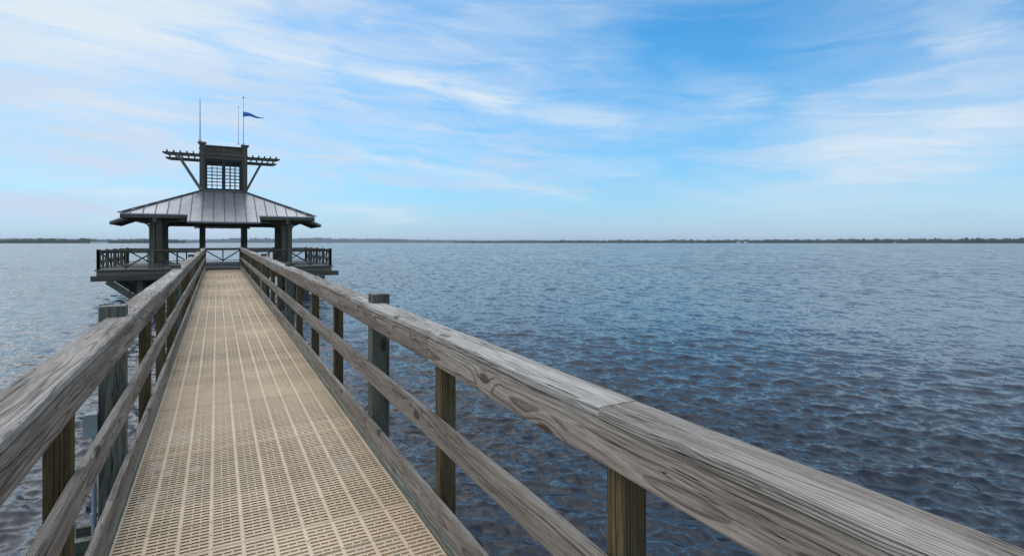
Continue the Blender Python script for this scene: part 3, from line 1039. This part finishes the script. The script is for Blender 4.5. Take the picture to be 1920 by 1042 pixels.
# ------------------------------------------------------------------ water: one sheet to the horizon, real waves near, shader slopes far
rng = np.random.default_rng(5)
rad = [0.4]
while rad[-1] < 2.2:
    rad.append(rad[-1]+0.12)
while rad[-1] < 95:
    r_ = rad[-1]
    rad.append(r_+max(0.018, 0.00045*r_*r_))
while rad[-1] < 60000:
    rad.append(rad[-1]*1.07)
rad = np.array(rad)
ang = list(np.arange(-28, 86, 0.105))+list(np.arange(86, 332, 3.0))
ang = np.radians(np.array(ang))
nr, na = len(rad), len(ang)
RR, AA = np.meshgrid(rad, ang, indexing='ij')
PX = RR*np.sin(AA)
PY = RR*np.cos(AA)
cell = np.gradient(rad)[:, None]*np.ones_like(PX)
coarse = (AA > np.radians(86))
cell = np.where(coarse, np.maximum(cell, RR*0.052), cell)
H = np.zeros_like(PX)
DX = np.zeros_like(PX)
DY = np.zeros_like(PX)
gm = 0.62+0.38*np.sin(PX*0.11+1.3+0.8*np.sin(PY*0.07))*np.sin(PY*0.09+0.4+0.7*np.sin(PX*0.05))+0.2
NW = 100
for i in range(NW):
    lam = 0.11*(3.6/0.11)**(i/(NW-1))*rng.uniform(0.93, 1.07)
    th = math.radians(48+rng.normal(0, 34))      # travelling direction, from +Y towards +X
    kx, ky = math.sin(th)*2*math.pi/lam, math.cos(th)*2*math.pi/lam
    slope = 0.060 if lam < 0.34 else 0.060*(0.34/lam)**1.15
    A_ = slope/(2*math.pi/lam)
    ph = rng.uniform(0, 6.28)
    fade = np.clip((lam/cell-2.2)/2.2, 0, 1)
    if fade.max() <= 0:
        continue
    rmax = rad[min(nr-1, int(np.searchsorted(-fade.max(axis=1), 0.0)))] if False else None
    arg = kx*PX+ky*PY+ph+0.9*np.sin(PX*0.31/lam**0.5+i)+0.9*np.sin(PY*0.27/lam**0.5+2*i)
    s_, c_ = np.sin(arg), np.cos(arg)
    a_ = A_*fade*gm
    H += a_*c_
    DX -= math.sin(th)*a_*s_*1.0
    DY -= math.cos(th)*a_*s_*1.0
V = np.stack([PX+DX, PY+DY, H], axis=-1).reshape(-1, 3)
V = np.vstack([V, [[0, 0, 0]]])
i0 = np.arange(nr-1)[:, None]*na+np.arange(na)[None, :]
j1 = (np.arange(na)+1) % na
i1 = np.arange(nr-1)[:, None]*na+j1[None, :]
quads = np.stack([i0, i1, i1+na, i0+na], axis=-1).reshape(-1, 4)
quads = quads[:, ::-1]
tris = np.stack([np.full(na, nr*na), j1, np.arange(na)], axis=-1)
me = bpy.data.meshes.new('water')
nq, nt_ = len(quads), len(tris)
me.vertices.add(len(V))
me.vertices.foreach_set('co', V.astype(np.float32).ravel())
me.loops.add(nq*4+nt_*3)
me.loops.foreach_set('vertex_index', np.concatenate([quads.ravel(), tris.ravel()]).astype(np.int32))
me.polygons.add(nq+nt_)
me.polygons.foreach_set('loop_start', np.concatenate([np.arange(nq)*4, nq*4+np.arange(nt_)*3]).astype(np.int32))
me.polygons.foreach_set('use_smooth', np.ones(nq+nt_, dtype=bool))
me.update(calc_edges=True)
me.validate()
me.materials.append(M['water'])
wo = bpy.data.objects.new('water', me)
C.objects.link(wo)
wo['kind'] = 'structure'

# ------------------------------------------------------------------ far shores
def polar(az_, d_):
    a = math.radians(az_)
    return d_*math.sin(a), d_*math.cos(a)


def shore(name, azs, dist_fn, depth, hgt):
    vs, fs = [], []
    for i, a in enumerate(azs):
        d = dist_fn(a)
        for (q, zz) in ((0, -2), (25, 1.0), (depth*0.5, hgt), (depth, -2)):
            x_, y_ = polar(a, d+q)
            vs.append((x_, y_, zz))
    for i in range(len(azs)-1):
        for j in range(3):
            b = i*4+j
            fs.append((b, b+1, b+5, b+4))
    mb = MB()
    mb.add(vs, fs, None, True)
    o = mb.build(name, M['land'])
    o['kind'] = 'structure'


def woods(name, azs, dist_fn, h_fn, label, blob):
    """far-off tree line that reads as one mass: many irregular crowns several rows deep"""
    rg = random.Random(3)
    mb = MB()
    for a in azs:
        for row in range(3):
            aa = a+rg.uniform(-0.5, 0.5)*blob
            d = dist_fn(aa)+40+row*rg.uniform(50, 90)
            h = h_fn(aa)*rg.uniform(0.62, 1.12)
            if rg.random() < 0.05:
                h *= 1.22
            x_, y_ = polar(aa, d)
            wdt = d*math.radians(blob)*rg.uniform(0.8, 1.5)
            n_ = 7
            rings = [(0.0, 0.75), (0.35, 1.0), (0.7, 0.8), (0.92, 0.4)]
            vs, fs = [], []
            for (t_, r__) in rings:
                for q in range(n_):
                    an = 2*math.pi*q/n_
                    rr_ = wdt*r__*rg.uniform(0.75, 1.15)
                    vs.append((x_+rr_*math.cos(an), y_+rr_*math.sin(an), 1+h*t_*rg.uniform(0.94, 1.06)))
            vs.append((x_, y_, 1+h))
            for i in range(3):
                for q in range(n_):
                    q2 = (q+1) % n_
                    fs.append((i*n_+q, i*n_+q2, (i+1)*n_+q2, (i+1)*n_+q))
            for q in range(n_):
                fs.append((3*n_+q, 3*n_+(q+1) % n_, 4*n_))
            mb.add(vs, fs)
    o = mb.build(name, M['leaf'])
    o['kind'] = 'stuff'
    o['label'] = label
    o['category'] = 'trees'


def d_right(a):
    return 3300+(58-a)*28+120*math.sin(a*0.9)


def h_right(a):
    t = min(1, max(0, (a-24)/10))
    return (13+8*t)*(0.9+0.10*math.sin(a*1.7)*math.sin(a*0.43+1)+0.08*math.sin(a*7.3))


def d_left(a):
    return 7200+(a+20)*60


def h_left(a):
    return 44+26*max(0, math.sin((a+2)*0.13))+5*math.sin(a*0.9)


AZR = list(np.arange(20, 88, 0.5))
AZL = list(np.arange(-32, 34, 0.5))
shore('shore_ground', AZR, d_right, 600, 3)
woods('far_woods', list(np.arange(22.5, 86, 0.085)), d_right, h_right, 'dark line of trees along the far shore on the right', 0.10)
shore('hills', AZL, d_left, 2500, 12)
woods('hazy_woods', list(np.arange(-30, 33, 0.12)), d_left, h_left, 'pale hazy wooded shore far behind the pavilion', 0.16)


def h_nl(a):
    return 15+3*math.sin(a*0.9)+(7 if abs(a+9.5) < 0.5 else 0)


shore('headland', list(np.arange(-30, -1.5, 0.5)), lambda a: 2700+(a+30)*12, 500, 3)
woods('headland_woods', list(np.arange(-30, -2.5, 0.10)), lambda a: 2700+(a+30)*12, h_nl, 'low dark wooded spit on the horizon left of the pavilion', 0.12)


def house(az_, dd, label, wd=16, ht=7):
    d = dd
    x_, y_ = polar(az_, d)
    t = thing('house', label, 'house', (x_, y_, 1.0), 'small white buildings on the far shore')
    mb = MB()
    mb.box(x_-wd/2, x_+wd/2, y_-5, y_+5, 0.0, 1+ht, 0.1)
    mb.build('wall', M['white'], t)
    mb = MB()
    z0 = 1+ht
    A = [(x_-wd/2-.6, y_-5.6, z0), (x_+wd/2+.6, y_-5.6, z0), (x_+wd/2+.6, y_+5.6, z0), (x_-wd/2-.6, y_+5.6, z0), (x_-wd/2+3, y_, z0+3.2), (x_+wd/2-3, y_, z0+3.2)]
    mb.add(A, [(0, 1, 5, 4), (1, 2, 5), (2, 3, 4, 5), (3, 0, 4), (3, 2, 1, 0)])
    mb.build('roof', M['house_roof'], t)


house(51.1, d_right(51.1)-12, 'bright white house at the water on the right far shore', 20, 8)
house(51.75, d_right(51.75)-10, 'smaller white house just right of the bright one on the far shore', 24, 6)
house(-8.7, 2880, 'long low white building on the wooded spit left of the pavilion', 60, 4)


def boat(az_, d, label, hull_l, mast_h):
    x_, y_ = polar(az_, d)
    t = thing('boat', label, 'boat', (x_, y_, 0), 'tiny boats near the far shore')
    vs, fs = [], []
    prof = [(-0.5, 0.55), (-0.3, 0.85), (0.0, 1.0), (0.3, 0.7), (0.5, 0.02)]
    for (q, w_) in prof:
        for (yy, zz) in ((-1, 1.0), (-0.7, -0.2), (0.7, -0.2), (1, 1.0)):
            vs.append((x_+q*hull_l, y_+yy*w_*hull_l*0.16, zz*hull_l*0.12))
    for i in range(4):
        for j in range(4):
            j2 = (j+1) % 4
            fs.append((i*4+j, i*4+j2, i*4+4+j2, i*4+4+j))
    fs.append((0, 1, 2, 3))
    fs.append((19, 18, 17, 16))
    mb = MB()
    mb.add(vs, fs)
    mb.build('hull', M['white'], t)
    mb = MB()
    mb.box(x_-hull_l*0.22, x_+hull_l*0.12, y_-hull_l*0.1, y_+hull_l*0.1, hull_l*0.11, hull_l*0.27, 0.05)
    mb.build('cabin', M['white'], t)
    if mast_h:
        mb = MB()
        mb.tube((x_+hull_l*0.05, y_, hull_l*0.12), (x_+hull_l*0.05, y_, mast_h), 0.12, 0.08, 8)
        mb.build('mast', M['pole'], t)


boat(63.6, 2500, 'small white sailing boat near the shore on the far right', 13, 16)
boat(31.2, 2300, 'tiny white motor boat near the middle of the horizon', 9, 0)

# ------------------------------------------------------------------ haze
HAZE = True
if HAZE:
    hb_ = MB()
    hb_.add([(sx_*17000, sy_*17000, zz) for zz in (-6.0, 90.0) for (sx_, sy_) in ((-1, -1), (1, -1), (1, 1), (-1, 1))],
            [(3, 2, 1, 0), (4, 5, 6, 7), (0, 1, 5, 4), (1, 2, 6, 5), (2, 3, 7, 6), (3, 0, 4, 7)])
    hm = bpy.data.materials.new('haze_air')
    hm.use_nodes = True
    t = hm.node_tree
    t.nodes.clear()
    pv = t.nodes.new('ShaderNodeVolumePrincipled')
    pv.inputs['Color'].default_value = (0.80, 0.90, 1.0, 1)
    pv.inputs['Density'].default_value = 6.0e-5
    pv.inputs['Anisotropy'].default_value = 0.2
    mo = t.nodes.new('ShaderNodeOutputMaterial')
    t.links.new(pv.outputs[0], mo.inputs['Volume'])
    ho = hb_.build('haze', hm)
    ho['kind'] = 'stuff'
